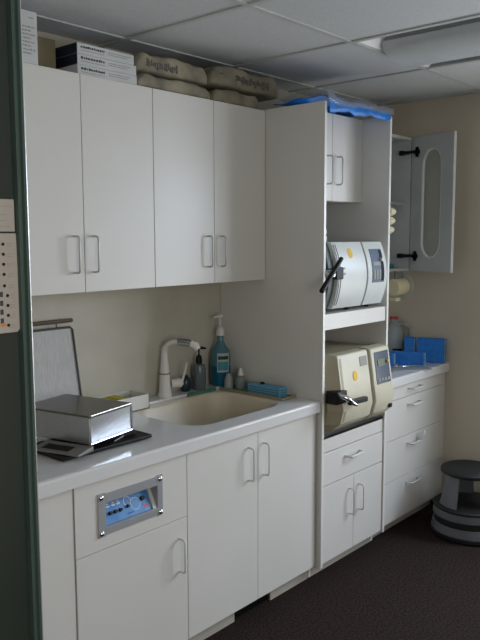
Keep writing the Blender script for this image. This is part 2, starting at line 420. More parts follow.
# cream clips fixed to the outer face of the right panel
for k, z in enumerate((1.836, 1.788, 1.740)):
    o_ = MB().lathe([(0, 0), (.016, 0), (.022, .006), (.022, .040), (.016, .048), (.016, .062), (0, .064)], n=20, M=Matrix.Translation((TX1+.001, -.012+.004*k, z)) @ Matrix.Rotation(R(90), 4, 'Y')).build('wall_hook', CREAM, smooth=True)
    tag(o_, ('uppermost', 'middle', 'lowest')[k]+' of three cream plastic hooks on the tall cabinet side', 'hook', 'cream hooks on the tall cabinet side')

# -- right base cabinet with four drawers
e = empty('drawer_cabinet', label='white base cabinet with four drawers beside the step stool', cat='cabinet')
X0, X1 = 3.4605, 4.192
carcass(e, X0, X1, .02, YB-.003, ZD, ZCB-.002); kick(e, X0, X1, y=.06)
for z0, z1, hz in ((.786, ZCB-.004, .832), (.558, .786, .740), (.318, .558, .508), (ZD, .318, .272)):
    d = door(X0, X1, z0, z1, 0, e, 'drawer'); h = pull_wide(3.815, 0, hz, d)
    if hz == .508: drw = d
MB().box(4.192, XR-.001, .006, .022, .0, ZCB-.004).build('filler_strip', LAM, e, bev=.001)
o_ = MB().tube([(3.862, -.034, .520), (3.872, -.046, .540), (3.885, -.040, .556), (3.893, -.030, .540), (3.884, -.034, .520), (3.868, -.032, .508)], .007, 8, True).build('hang_tag', mat('clear_plastic', (225, 230, 232), .08, spec=.9), smooth=True)
tag(o_, 'shiny clear plastic loop hung on the third drawer handle from the top', 'tag')
e = empty('countertop', label='short white countertop on the four-drawer cabinet by the right wall', cat='countertop')
MB().box(3.4595, XR-.001, CY0, YB-.002, ZCB, ZT+.006).build('worktop', TOP, e, bev=.009, seg=3)

# -- right wall cabinet with open glazed door
e = empty('wall_cabinet', label='wall cabinet by the right wall with its oval-windowed door hanging open', cat='cabinet')
X0, X1, Y0 = 3.462, 4.2, .25
Z0, Z1 = 1.488, 2.314
b = MB(); b.box(X0, X0+.016, Y0, YB-.003, Z0, Z1).box(X1-.016, X1, Y0, YB-.003, Z0, Z1).box(X0+.016, X1-.016, YB-.012, YB-.003, Z0, Z1)
b.build('carcass', GREYIN, e)
MB().box(X0+.016, X1-.016, Y0, YB-.013, Z0, Z0+.017).build('bottom_panel', LAM, e); MB().box(X0+.016, X1-.016, Y0, YB-.013, Z1-.017, Z1).build('top_panel', LAM, e)
MB().box(X0+.017, X1-.017, Y0+.03, YB-.013, 1.90, 1.915).build('inner_shelf', GREYIN, e)
# door, local frame: x from the hinge outwards, y thickness, z up
H0, H1 = Vector((4.197, .243, 0)), Vector((4.095, -.082, 0))
dv = H1-H0; DL = dv.length; Md = Matrix.Translation(H0) @ Matrix.Rotation(math.atan2(dv.y, dv.x), 4, 'Z')
oc, ow, oz0, oz1 = DL*.50, .078, 1.572, 2.235
def oval(wd, z0, z1, n=14):
    r = wd
    return [(oc+r*math.cos(R(a)), z1-r*1.25+r*1.25*math.sin(R(a))) for a in [180*k/n for k in range(n+1)]] + \
           [(oc+r*math.cos(R(a)), z0+r*1.25+r*1.25*math.sin(R(a))) for a in [180+180*k/n for k in range(n+1)]]
bm = bmesh.new(); Ls = {}
for tag_, y in (('a', -.009), ('b', .009)):
    Ls[tag_] = [bm.verts.new(Md @ Vector((x, y, z))) for x, z in oval(ow, oz0, oz1)]
    Ls['o'+tag_] = [bm.verts.new(Md @ Vector((x, y, z))) for x, z in ((0, Z0), (DL, Z0), (DL, Z1), (0, Z1))]
    n = len(Ls[tag_])
    es = [bm.edges.new((Ls[tag_][i], Ls[tag_][(i+1) % n])) for i in range(n)] + [bm.edges.new((Ls['o'+tag_][i], Ls['o'+tag_][(i+1) % 4])) for i in range(4)]
    bmesh.ops.triangle_fill(bm, use_beauty=True, edges=es)
inn = set(Ls['a'])|set(Ls['b'])
for f in list(bm.faces):
    if all(v in inn for v in f.verts): bm.faces.remove(f)
n = len(Ls['a'])
for i in range(n): bm.faces.new((Ls['a'][i], Ls['a'][(i+1) % n], Ls['b'][(i+1) % n], Ls['b'][i]))
for i in range(4): bm.faces.new((Ls['oa'][i], Ls['oa'][(i+1) % 4], Ls['ob'][(i+1) % 4], Ls['ob'][i]))
bmesh.ops.recalc_face_normals(bm, faces=bm.faces)
me = bpy.data.meshes.new('door'); bm.to_mesh(me); bm.free(); me.materials.append(GREYIN)
dr = bpy.data.objects.new('door', me); COL.objects.link(dr); dr.parent = e
MB().tube([Md @ Vector((x, 0, z)) for x, z in oval(ow, oz0, oz1)], .0095, 8, True).build('oval_moulding', EDGE, dr, smooth=True)
MB().prism([(x, z) for x, z in oval(ow-.002, oz0+.002, oz1-.002)], 'y', -.002, .002, M=Md).build('glass_pane', GLASS, dr)
MB().box(DL, DL+.003, -.0095, .0095, Z0, Z1, M=Md).build('edge_strip', EDGE, dr)
for z in (2.222, 1.582):
    b = MB(); b.box(4.160, 4.183, .262, .30, z-.010, z+.010)
    b.box(4.155, 4.183, .290, .318, z-.014, z+.014)
    b.tube([(4.16, .27, z), (4.165, .235, z+.002), (4.166, .20, z)], .009, 8)
    b.lathe([(0, 0), (.019, 0), (.019, .012), (0, .012)], n=16, M=Matrix.Translation((4.172, .198, z)) @ Matrix.Rotation(R(-90), 4, 'Y'))
    b.box(4.160, 4.172, .190, .206, z-.03, z+.03)
    b.build('hinge', BLACK, e, smooth=False)
b = MB().box(4.05, 4.15, .33, .42, Z0+.0175, Z0+.045); o_ = b.build('small_packet', mat('cyan_packet', (60, 150, 190), .5), bev=.008); tag(o_, 'small cyan packet lying inside the open wall cabinet', 'packet')

# tubing spool under the right wall cabinet
e = empty('spool', (4.02, .22, 1.395), 0, 'cream wound roll with a pale round flange under the open wall cabinet', 'spool')
Ms = Matrix.Rotation(R(90), 4, 'Y')
b = MB(); pr = [(0, -.085)]
for k in range(7):
    z = -.085+k*.018; pr += [(.045, z), (.053, z+.009), (.045, z+.017)]
pr += [(0, .042)]
b.lathe(pr, n=24, M=Ms).build('wound_roll', CREAM, e, smooth=True)
MB().lathe([(0, .043), (.078, .043), (.078, .048), (0, .048)], n=32, M=Ms).build('flange', mat('pale_flange', (190, 190, 184), .4), e, smooth=True)
MB().box(-.07, -.02, -.02, .03, -.085, -.062).build('dispenser_tongue', CREAM, e, bev=.003)
MB().box(-.06, .03, -.006, .006, .05, .0965).build('bracket', GPL, e)

# ---------------------------------------------------------------- sterilisers
def offset_prof(p, dx): return p
# upper, pale grey, front bulging like a drum
e = empty('autoclave', label='pale grey bulging-front steriliser on the upper shelf', cat='steriliser')
zb, zt_ = 1.352, 1.678
def bulge(y_off, n=12):
    pts = []
    for k in range(n+1):
        s_ = k/n; z = zb+(zt_-zb)*s_
        pts.append((y_off-.062*math.sin(math.pi*(.12+.80*s_))**.9, z))
    return pts
yb = .015
def drum(x0, x1, off, name, m, back=None, bev=.004):
    f = bulge(yb+off); bk = back if back is not None else .10
    return MB().prism(f+[(bk, zt_), (bk, zb)], 'x', x0, x1).build(name, m, e, bev=bev, smooth=True)
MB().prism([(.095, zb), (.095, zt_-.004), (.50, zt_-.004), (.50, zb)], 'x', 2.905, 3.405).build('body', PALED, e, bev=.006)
dA = drum(2.942, 3.208, 0, 'door', PALE)
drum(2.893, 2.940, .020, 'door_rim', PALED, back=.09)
dC = drum(3.222, 3.412, .002, 'control_housing', PALE)
drum(3.209, 3.221, .012, 'door_gap', BLACK, back=.09, bev=0)
# things that lie on the bulge
def bulge_y(z, off=0): s_ = (z-zb)/(zt_-zb); return yb+off-.062*math.sin(math.pi*(.12+.80*s_))**.9
def patch(x0, x1, z0, z1, name, m, parent, lift=.0015, off=0, n=6, fn=bulge_y):
    b = MB()
    for k in range(n):
        a, c = z0+(z1-z0)*k/n, z0+(z1-z0)*(k+1)/n
        ya, yc = fn(a)+off-lift, fn(c)+off-lift
        v = [b.bm.verts.new(q) for q in ((x0, ya, a), (x1, ya, a), (x1, yc, c), (x0, yc, c))]
        w_ = [b.bm.verts.new(q) for q in ((x0, ya+lift+.001, a), (x1, ya+lift+.001, a), (x1, yc+lift+.001, c), (x0, yc+lift+.001, c))]
        b.bm.faces.new(v); b.bm.faces.new((v[0], w_[0], w_[1], v[1])) if k == 0 else None
        b.bm.faces.new((v[1], w_[1], w_[2], v[2])); b.bm.faces.new((v[0], v[3], w_[3], w_[0]))
        if k == n-1: b.bm.faces.new((v[3], v[2], w_[2], w_[3]))
    return b.build(name, m, parent)
scr = patch(3.262, 3.378, 1.468, 1.640, 'display_panel', mat('display_blue_grey', (112, 128, 146), .2), dC, .002, .002)
patch(3.350, 3.374, 1.475, 1.634, 'dark_strip', DARKGLASS, scr, .004, .002)
patch(3.272, 3.345, 1.555, 1.575, 'label_row', GREYL, scr, .004, .002)
MB().lathe([(0, 0), (.010, 0), (.008, .012), (0, .014)], n=16, M=Matrix.Translation((3.350, bulge_y(1.585)-.004, 1.585)) @ Matrix.Rotation(R(90), 4, 'X')).build('button', WPL, scr, smooth=True)
for k in range(3): patch(3.275+k*.026, 3.292+k*.026, 1.485, 1.535, 'key', GREYL, scr, .004, .002)
def disc_patch(x, z, r, name, m, parent, fn, lift=.0016, sz=1.3):
    b = MB(); n = 20
    A = [b.bm.verts.new((x+r*math.cos(2*math.pi*k/n), fn(z+sz*r*math.sin(2*math.pi*k/n))-lift, z+sz*r*math.sin(2*math.pi*k/n))) for k in range(n)]
    B = [b.bm.verts.new(v.co+Vector((0, lift, 0))) for v in A]
    c = b.bm.verts.new((x, fn(z)-lift-.0005, z))
    for k in range(n): b.bm.faces.new((A[k], A[(k+1) % n], c)); b.bm.faces.new((A[k], B[k], B[(k+1) % n], A[(k+1) % n]))
    return b.build(name, m, parent)
disc_patch(3.078, 1.622, .019, 'yellow_sticker', YEL, dA, bulge_y)
patch(2.985, 3.010, 1.545, 1.555, 'print', GREYL, dA); patch(2.985, 3.010, 1.518, 1.530, 'print', GREYL, dA)
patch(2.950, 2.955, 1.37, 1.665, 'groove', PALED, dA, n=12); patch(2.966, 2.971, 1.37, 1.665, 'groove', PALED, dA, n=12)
hx, hz = 2.840, 1.528
MB().box(2.905, 2.965, bulge_y(1.53)-.020, bulge_y(1.53)+.01, 1.500, 1.558).build('latch_block', BLACK, e, bev=.004)
hd = MB().tube([(hx+.065, -.092, 1.602), (hx-.023, -.098, 1.530), (hx-.113, -.104, 1.456)], [.0105, .012, .0125], 10).build('lever', BLACK, e, smooth=True)
MB().lathe([(0, 0), (.020, 0), (.019, .03), (.013, .042), (0, .046)], n=20, M=Matrix.Translation((hx+.004, -.052, hz+.002)) @ Matrix.Rotation(R(90), 4, 'X')).build('hub', STEEL, hd, smooth=True)
for x in (2.95, 3.17, 3.36):
    MB().lathe([(0, 1.3325), (.014, 1.3325), (.012, zb+.002), (0, zb+.002)], x, .05, 14).build('foot', BLACK, e, smooth=True)
    MB().lathe([(0, 1.3325), (.014, 1.3325), (.012, zb+.002), (0, zb+.002)], x, .44, 14).build('foot', BLACK, e, smooth=True)

# lower, beige, faceted
e = empty('autoclave', label='larger beige faceted steriliser on the lower deck', cat='steriliser')
zb2, zt2 = .745, 1.128
fp = [(-.020, .748), (-.075, .790), (-.092, .86), (-.052, 1.118), (-.045, zt2)]
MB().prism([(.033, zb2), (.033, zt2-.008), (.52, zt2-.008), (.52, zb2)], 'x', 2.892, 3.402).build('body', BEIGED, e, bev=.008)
dB = MB().prism(fp+[(.012, zt2), (.012, .748)], 'x', 2.935, 3.212)
dB = dB.build('door', BEIGE, e, bev=.006, smooth=True)
# angled left cheek of the door
b = MB(); bm = b.bm
A = [bm.verts.new((2.934, y, z)) for y, z in fp]; B = [bm.verts.new((2.884, min(y+.055, .03), z)) for y, z in fp]
A2 = [bm.verts.new((2.934, .012, z)) for y, z in (fp[0], fp[-1])]; B2 = [bm.verts.new((2.884, .031, z)) for y, z in (fp[0], fp[-1])]
for i in range(len(A)-1): bm.faces.new((A[i], A[i+1], B[i+1], B[i]))
bm.faces.new(A+[A2[1], A2[0]]); bm.faces.new(B+[B2[1], B2[0]]); bm.faces.new((A[-1], A2[1], B2[1], B[-1])); bm.faces.new((A[0], B[0], B2[0], A2[0])); bm.faces.new((A2[0], B2[0], B2[1], A2[1]))
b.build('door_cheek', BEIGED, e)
MB().prism([(y+.014, z) for y, z in fp]+[(.013, zt2-.004), (.013, .75)], 'x', 3.213, 3.229).build('door_gap', BLACK, e)
dD = MB().prism([(y-.006, z) for y, z in fp]+[(.012, zt2+.004), (.012, .748)], 'x', 3.230, 3.418).build('control_housing', BEIGE, e, bev=.006, smooth=True)
def slope_y(z):
    for (y0, z0), (y1, z1) in zip(fp, fp[1:]):
        if z0 <= z <= z1: return y0+(y1-y0)*(z-z0)/(z1-z0)
    return fp[-1][0]
pn = patch(3.262, 3.398, .940, 1.106, 'display_panel', mat('slate_panel', (66, 84, 104), .25), dD, .0085, 0, 3, slope_y)
patch(3.285, 3.355, 1.03, 1.066, 'display', mat('lcd_grey', (120, 128, 112), .2), pn, .011, 0, 2, slope_y)
for k in range(4): patch(3.276+k*.03, 3.296+k*.03, .955, .968, 'key', GREYL, pn, .011, 0, 1, slope_y)
MB().lathe([(0, 0), (.009, 0), (.007, .01), (0, .012)], n=14, M=Matrix.Translation((3.375, slope_y(1.04)-.010, 1.05)) @ Matrix.Rotation(R(90), 4, 'X')).build('button', YEL, pn, smooth=True)
MB().box(3.375, 3.400, -.097, -.085, .800, .822).build('power_switch', BLACK, dD, bev=.002)
disc_patch(3.075, 1.012, .021, 'yellow_sticker', YEL, dB, slope_y, .0025, 1.2)
patch(3.130, 3.195, 1.052, 1.100, 'grey_label', GREYL, dB, .0025, 0, 2, slope_y)
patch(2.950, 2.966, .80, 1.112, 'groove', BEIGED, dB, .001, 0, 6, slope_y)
MB().box(2.872, 2.958, -.100, -.032, .900, .962).build('latch_block', BLACK, e, bev=.005)
lv = MB().box(-.02, .135, -.012, .012, -.013, .013, M=Matrix.Translation((2.935, -.138, .912)) @ Matrix.Rotation(R(2), 4, 'Y')).build('lever', BLACK, e, bev=.005)
MB().tube([(2.895, -.09, .946), (2.91, -.125, .936), (2.940, -.146, .906), (2.965, -.150, .894)], [.012, .013, .011, .007], 12).build('chrome_arm', CHROME, lv, smooth=True)
for x in (2.93, 3.36):
    for y in (.03, .46): MB().lathe([(0, .7315), (.013, .7315), (.011, zb2+.003), (0, zb2+.003)], x, y, 14).build('foot', BLACK, e, smooth=True)

# little white jar on the upper steriliser
e = empty('jar', (2.985, .02+.06, zt_+.001), 0, 'small white lidded jar on top of the upper steriliser', 'jar')
MB().lathe([(0, 0), (.024, 0), (.026, .004), (.026, .026), (.022, .030), (0, .030)], n=24).build('body', WPL, e, smooth=True)
MB().lathe([(0, .0305), (.016, .0305), (.018, .034), (.018, .036), (.025, .040), (.025, .060), (.021, .064), (0, .064)], n=24).build('lid', mat('milky_cap', (205, 206, 200), .4), e, smooth=True)

# ---------------------------------------------------------------- things on the left counter
ZS = ZT+.0005
ang = R(12)
e = empty('kitchen_scale', (1.64, .24, ZS), 0, 'black and grey weighing scale under the silver box', 'scale')
MB().box(-.185, .235, -.138, .11, .004, .018).build('base', BLACK, e, bev=.004)
for sx in (-.16, .21):
    for sy_ in (-.11, .09): MB().lathe([(0, 0), (.012, 0), (.012, .004), (0, .004)], sx, sy_, 12).build('foot', BLACKR, e)
MB().box(-.03, .19, -.09, .09, .018, .036).build('load_plate_mount', BLACK, e, bev=.003)
Mh = Matrix.Translation((-.135, -.04, .0185)) @ Matrix.Rotation(R(-74), 4, 'Z')
hs = MB().prism([(-.05, 0), (-.05, .008), (.03, .0185), (.04, .0185), (.04, 0)], 'x', -.085, .13, M=Mh @ Matrix.Rotation(0, 4, 'Z')).build('display_housing', GPL, e, bev=.004)
sl = math.atan2(.0105, .08)
MB().box(-.05, .07, -.028, .012, .0, .0012, M=Mh @ Matrix.Translation((0, -.005, .0142)) @ Matrix.Rotation(sl, 4, 'X')).build('display', BLACK, hs)
MB().tube([(.06, -.118, .022), (.20, -.055, .022)], .004, 8).build('metal_rod', STEEL, e, smooth=True)

e = empty('metal_box', (1.572, .100, ZS+.0385), R(12), 'shiny brushed-steel box standing on the weighing scale', 'box')
W_, D_, Hh = .244, .335, .107
MB().box(.0, W_, .0, D_, .0, Hh-.006).build('body', BRUSH, e, bev=.003)
MB().box(-.004, W_+.004, -.004, D_+.004, Hh-.006, Hh+.002).build('lid', mat('dark_reflection_lid', (116, 114, 108), .3, metal=.9), e, bev=.002)  # reflection of the dark ceiling is put into the lid colour
b = MB()
for k in range(26): b.box(.004+k*.009, .0105+k*.009, -.0075, -.003, Hh-.008, Hh+.003)
b.build('fluted_rim', CHROME, e, bev=.0015)
MB().tube([(0, -.002, 0), (0, -.002, Hh-.008)], .004, 8).tube([(W_, -.002, 0), (W_, -.002, Hh-.008)], .003, 8).tube([(0, -.002, .003), (W_, -.002, .003)], .003, 8).build('edge_trim', CHROME, e, smooth=True)

# paper and pliers left front
o_ = MB().box(1.10, 1.425, -.012, .215, ZS, ZS+.0015).build('paper_sheet', PAPERW); tag(o_, 'white sheet of paper on the counter by the doorway', 'paper')
e = empty('pliers', (1.305, .085, ZS+.002), R(-62), 'small dark metal pliers lying on the white paper sheet', 'pliers')
MB().tube([(-.06, .012, .004), (-.02, .008, .005), (.0, 0, .006), (.035, -.003, .005)], [.004, .005, .006, .002], 8).build('jaw', mat('dark_steel', (92, 92, 92), .3, metal=.8), e, smooth=True)
MB().tube([(-.06, -.014, .004), (-.02, -.008, .005), (.0, .0, .0075), (.035, .004, .005)], [.004, .005, .005, .002], 8).build('jaw', mat('dark_steel', (92, 92, 92), .3, metal=.8), e, smooth=True)

# board leaning on the back wall
e = empty('drying_rack', (0, 0, 0), 0, 'pale framed board leaning on the back wall behind the silver box', 'board')
zt3 = 1.345
def lean(x, s_, d=0): return (x, .592+.028*s_-d, ZT+.006+(zt3-ZT-.019)*s_)
b = MB(); v = [b.bm.verts.new(lean(*q)) for q in ((1.50, 0), (1.908, 0), (1.878, .965), (1.50, .965))]; v2 = [b.bm.verts.new(lean(*q, -.004)) for q in ((1.50, 0), (1.908, 0), (1.878, .965), (1.50, .965))]
b.bm.faces.new(v); b.bm.faces.new(v2[::-1])
for i in range(4): b.bm.faces.new((v[i], v[(i+1) % 4], v2[(i+1) % 4], v2[i]))
b.build('panel', MESHM, e)
b = MB(); b.tube([lean(1.50, .965, .003), lean(1.868, .965, .003), lean(1.879, .94, .003), lean(1.908, .0, .003)], .005, 8); b.build('frame', mat('dark_wire', (82, 82, 80), .4), e, smooth=True)
b = MB(); b.tube([lean(1.50, 1.035, -.0), lean(1.882, 1.035, -.0)], .009, 8); b.build('top_rail', BROWN, e, smooth=True)
b = MB(); b.tube([lean(1.8, 1.03, 0), lean(1.8, .96, .003)], .003, 6); b.build('rail_clip', BROWN, e)
MB().tube([lean(1.6, 1.03, 0), lean(1.6, .96, .003)], .003, 6).build('rail_clip', BROWN, e)

# open white box with yellow pads
e = empty('open_box', (0, 0, 0), 0, 'low open white box holding yellow pads behind the silver box', 'box')
x0, x1, y0, y1, z1 = 1.89, 2.212, .500, .636, ZT+.068
b = MB(); tt = .004
b.box(x0, x1, y0, y1, ZS, ZS+.004).box(x0, x1, y0, y0+tt, ZS, z1).box(x0, x1, y1-tt, y1, ZS, z1).box(x0, x0+tt, y0, y1, ZS, z1).box(x1-tt, x1, y0, y1, ZS, z1)
b.build('tray', WPL, e)
for k in range(4):
    o_ = MB().box(x0+.02+k*.05, x0+.064+k*.05, y0+.02, y1-.02, ZS+.0045, z1-.007+.003*(k % 2)).build('yellow_pad', YELP, bev=.004)
    tag(o_, ('leftmost', 'second from left', 'third from left', 'rightmost')[k]+' yellow pad standing in the open white box', 'pad', 'yellow pads in the open white box')

# faucet
LZ = ZT+.0145
e = empty('faucet', (2.385, .580, LZ), 0, 'white sink tap with a horizontal chrome-collared spout', 'faucet')
MB().lathe([(0, 0), (.035, 0), (.035, .01), (.029, .03), (.026, .09), (.023, .13), (.017, .19), (.014, .235), (.012, .25), (0, .252)], n=28).build('column', WPL, e, smooth=True)
MB().lathe([(.0262, .112), (.0268, .115), (.0262, .118)], n=28).build('collar_line', GPL, e, smooth=True)
MB().tube([(0, 0, .21), (.001, -.004, .235), (.006, -.012, .256), (.022, -.032, .270), (.045, -.062, .272)], [.012, .0125, .013, .0135, .0145], 14).build('spout', WPL, e, smooth=True)
MB().tube([(.038, -.054, .272), (.068, -.092, .268), (.078, -.106, .264)], [.017, .018, .016], 16).build('chrome_collar', STEEL, e, smooth=True)
MB().tube([(.076, -.104, .265), (.092, -.124, .254), (.098, -.132, .236)], [.016, .020, .015], 16).build('nozzle', mat('glossy_white', (244, 244, 242), .15), e, smooth=True)
MB().tube([(.03, -.01, .06), (.075, -.03, .062), (.085, -.034, .066)], [.022, .024, .015], 14).build('side_valve', WPL, e, smooth=True)
MB().tube([(.083, -.034, .066), (.100, -.040, .12), (.108, -.043, .16)], [.007, .006, .0055], 10).build('lever', WPL, e, smooth=True)

def bottle(name, loc, label, prof, m, parts, cat='bottle'):
    e = empty(name, loc, 0, label, cat)
    MB().lathe(prof, n=28).build('body', m, e, smooth=True)
    for nm, mm, fn in parts: fn(MB()).build(nm, mm, e, smooth=True)
    return e
# smoky soap bottle with black pump
bottle('soap_bottle', (2.618, .575, LZ), 'smoky grey soap bottle with a black pump behind the sink',
  [(0, 0), (.032, 0), (.035, .005), (.035, .11), (.030, .128), (.014, .135), (0, .136)], GREYB, [
  ('pump_collar', BLACK, lambda b: b.lathe([(0, .134), (.015, .134), (.017, .15), (.014, .172), (.007, .178), (0, .18)], n=20)),
  ('pump_spout', BLACK, lambda b: b.tube([(0, 0, .17), (0, 0, .215)], .0045, 8).tube([(-.018, .012, .212), (0, 0, .216), (.03, -.02, .210)], [.006, .009, .005], 10))])
o_ = MB().lathe([(0, 0), (.024, 0), (.026, .004), (.026, .052), (.020, .068), (.012, .074), (.012, .082), (0, .083)], 0, 0, 24).build('dark_bottle', mat('dark_teal_bottle', (24, 54, 66), .2), smooth=True)
o_.location = (2.545, .60, LZ); tag(o_, 'short dark teal bottle between the tap and the smoky soap bottle', 'bottle')
# mouthwash bottle
e = bottle('pump_bottle', (2.775, .572, LZ), 'tall blue-green liquid bottle with a white pump in the corner',
  [(0, 0), (.048, 0), (.054, .008), (.054, .105)], TEAL, [
  ('upper_bottle', CLEARB, lambda b: b.lathe([(.0535, .105), (.053, .15), (.047, .185), (.026, .215), (.017, .235), (.017, .262), (0, .262)], n=28)),
  ('pump_collar', WPL, lambda b: b.lathe([(0, .262), (.021, .262), (.022, .268), (.020, .292), (.013, .306), (.006, .310), (0, .310)], n=24)),
  ('pump_stem', WPL, lambda b: b.tube([(0, 0, .30), (0, 0, .362)], .0055, 8)),
  ('pump_spout', WPL, lambda b: b.tube([(.012, -.004, .362), (0, 0, .366), (-.045, .004, .360)], [.007, .010, .0045], 10))])
def lab(b, r, a0, a1, z0, z1, n=10):
    for k in range(n):
        a, c = R(a0+(a1-a0)*k/n), R(a0+(a1-a0)*(k+1)/n)
        v = [b.bm.verts.new((r*math.cos(q), r*math.sin(q), z)) for q, z in ((a, z0), (c, z0), (c, z1), (a, z1))]
        b.bm.faces.new(v)
    return b
lb = lab(MB(), .0548, -155, -85, .075, .175).build('label', mat('label_white', (170, 186, 186), .5), e)
lab(MB(), .0552, -150, -90, .085, .130).build('label_picture', mat('label_teal', (60, 140, 150), .5), lb)
lab(MB(), .0552, -150, -90, .142, .160).build('label_band', mat('label_dark', (40, 44, 40), .5), lb)
# dropper bottle
e = bottle('dropper_bottle', (2.802, .455, ZT+.0072), 'small clear bottle with a white pointed cap beside the blue box',
  [(0, 0), (.026, 0), (.028, .004), (.028, .045), (.020, .062), (.012, .068), (0, .069)], mat('clear_grey_bottle', (150, 160, 160), .1, alpha=.75), [
  ('cap', WPL, lambda b: b.lathe([(0, .068), (.016, .068), (.015, .078), (.011, .092), (.008, .105), (0, .108)], n=20)),
  ('neck_band', INK, lambda b: b.lathe([(0, .062), (.0165, .062), (.0165, .068), (0, .068)], n=20))])
o_ = MB().lathe([(0, 0), (.024, 0), (.025, .004), (.022, .05), (.012, .075), (.006, .08), (0, .08)], 0, 0, 22).build('plastic_bottle', mat('frosted_plastic', (150, 158, 158), .4), smooth=True)
o_.location = (2.758, .500, ZT+.0072); tag(o_, 'small frosted bottle without a cap, left of the white-capped one', 'bottle')
# green mats / trays
o_ = MB().prism(rrect(2.50, 2.842, .51, .632, .02), 'z', LZ-.0136+.0135, LZ+.0).build('drip_mat', GREEN)
bpy.data.objects.remove(o_)
e = empty('tray', (0, 0, 0), 0, 'narrow green tray on the counter right of the sink', 'tray')
Mt = Matrix.Translation((2.782, .325, ZT+.0005))
MB().box(-.052, .060, -.20, .21, 0, .006, M=Mt).build('floor_panel', GREEN, e, bev=.002)
b = MB(); b.box(-.056, -.050, -.20, .21, 0, .014, M=Mt).box(-.056, .060, -.204, -.198, 0, .012, M=Mt); b.build('rim', mat('tan_rim', (150, 140, 110), .5), e, bev=.002)
e['label'] = 'narrow green tray on the counter right of the sink, under the blue box'
e = empty('tissue_box', (2.742, .150, ZT+.0075), R(0), 'light blue ribbed box lying on the green tray', 'box')
b = MB()
b.box(-.0, .062, 0, .205, 0, .048); bo = b.build('carton', BOXB, e, bev=.002)
b = MB()
for k in range(3): b.box(-.0012, 0, .004, .201, .010+k*.012, .013+k*.012)
for k in range(3): b.box(.004, .058, -.0012, 0, .010+k*.012, .013+k*.012)
b.build('rib_line', mat('blue_line', (52, 100, 130), .6), bo)
o_ = MB().lathe([(0, 0), (.012, 0), (.012, .006), (.007, .010), (0, .011)], 2.775, .285, 18).build('bottle_cap', BLACK, smooth=True); o_.location.z = ZT+.0562; tag(o_, 'small black cap lying on top of the light blue box', 'cap')
o_ = MB().prism(rrect(2.50, 2.70, .532, .545, .003), 'z', ZT+.0005, ZT+.016).build('sponge_strip', GREEN); tag(o_, 'green strip along the ledge in front of the soap bottles', 'strip')

# ---------------------------------------------------------------- on top of the wall cabinets
ZUP = ZU1+.0005
def print_rows(name, x0, x1, z0, rows, dz, y, parent, m=INK, h=.004, seed=1, fill=.8):
    rnd = random.Random(seed); b = MB()
    for r_ in range(rows):
        x = x0; z = z0-r_*dz
        end = x0+(x1-x0)*(fill if r_ % 2 else 1)
        while x < end:
            wd = rnd.uniform(.004, .012)
            b.box(x, min(x+wd, end), y-.0006, y, z, z+h*rnd.uniform(.7, 1.0)); x += wd+rnd.uniform(.0015, .004)
    return b.build(name, m, parent)
e = empty('carton_box', (0, 0, 0), 0, 'tall white printed box at the left end of the cabinet top', 'box')
MB().box(1.44, 1.563, .333, .50, ZUP, 2.505).build('carton', PAPERW, e, bev=.001)
print_rows('print', 1.468, 1.553, 2.447, 8, .013, .333, e, GREYL, .005, 2)
print_rows('print', 1.528, 1.550, 2.480, 1, .013, .333, e, GREYL, .004, 3)
o_ = MB().box(1.567, 1.70, .42, .60, ZUP, 2.452).build('carton_box', CARTON, bev=.002); tag(o_, 'plain tan carton behind the tall white printed box', 'box')
hts = ((ZUP, 2.357), (2.358, 2.397), (2.398, 2.437))
for k, (z0, z1) in enumerate(hts):
    e = empty('carton_box', (0, 0, 0), 0, ('lowest of the three flat white boxes stacked on the wall cabinets, pale end',
        'middle of the three flat white boxes stacked on the wall cabinets', 'topmost of the three flat white boxes stacked on the wall cabinets')[k], 'box', 'flat white boxes stacked on the wall cabinets')
    xr = (2.028, 2.026, 2.014)[k]
    MB().box(1.736, xr, .333, .55, z0, z1).build('carton', PAPERW, e, bev=.0008)
    if k: MB().box(1.7345, 1.736, .334, .549, z0+.0005, z1-.0005).build('dark_end', NAVY, e)
    print_rows('print', 1.752, 1.865, z1-.017, 1, .012, .333, e, INK, .009, 5+k)
    print_rows('print', 1.885, 1.995, z1-.014, 1, .008, .333, e, GREYL, .0035, 59+k); print_rows('print', 1.885, 1.98, z1-.022, 1, .008, .333, e, GREYL, .0035, 9+k, .8)
    print_rows('print', 1.752, 1.865, z1-.027, 1, .012, .333, e, GREYL, .003, 15+k)

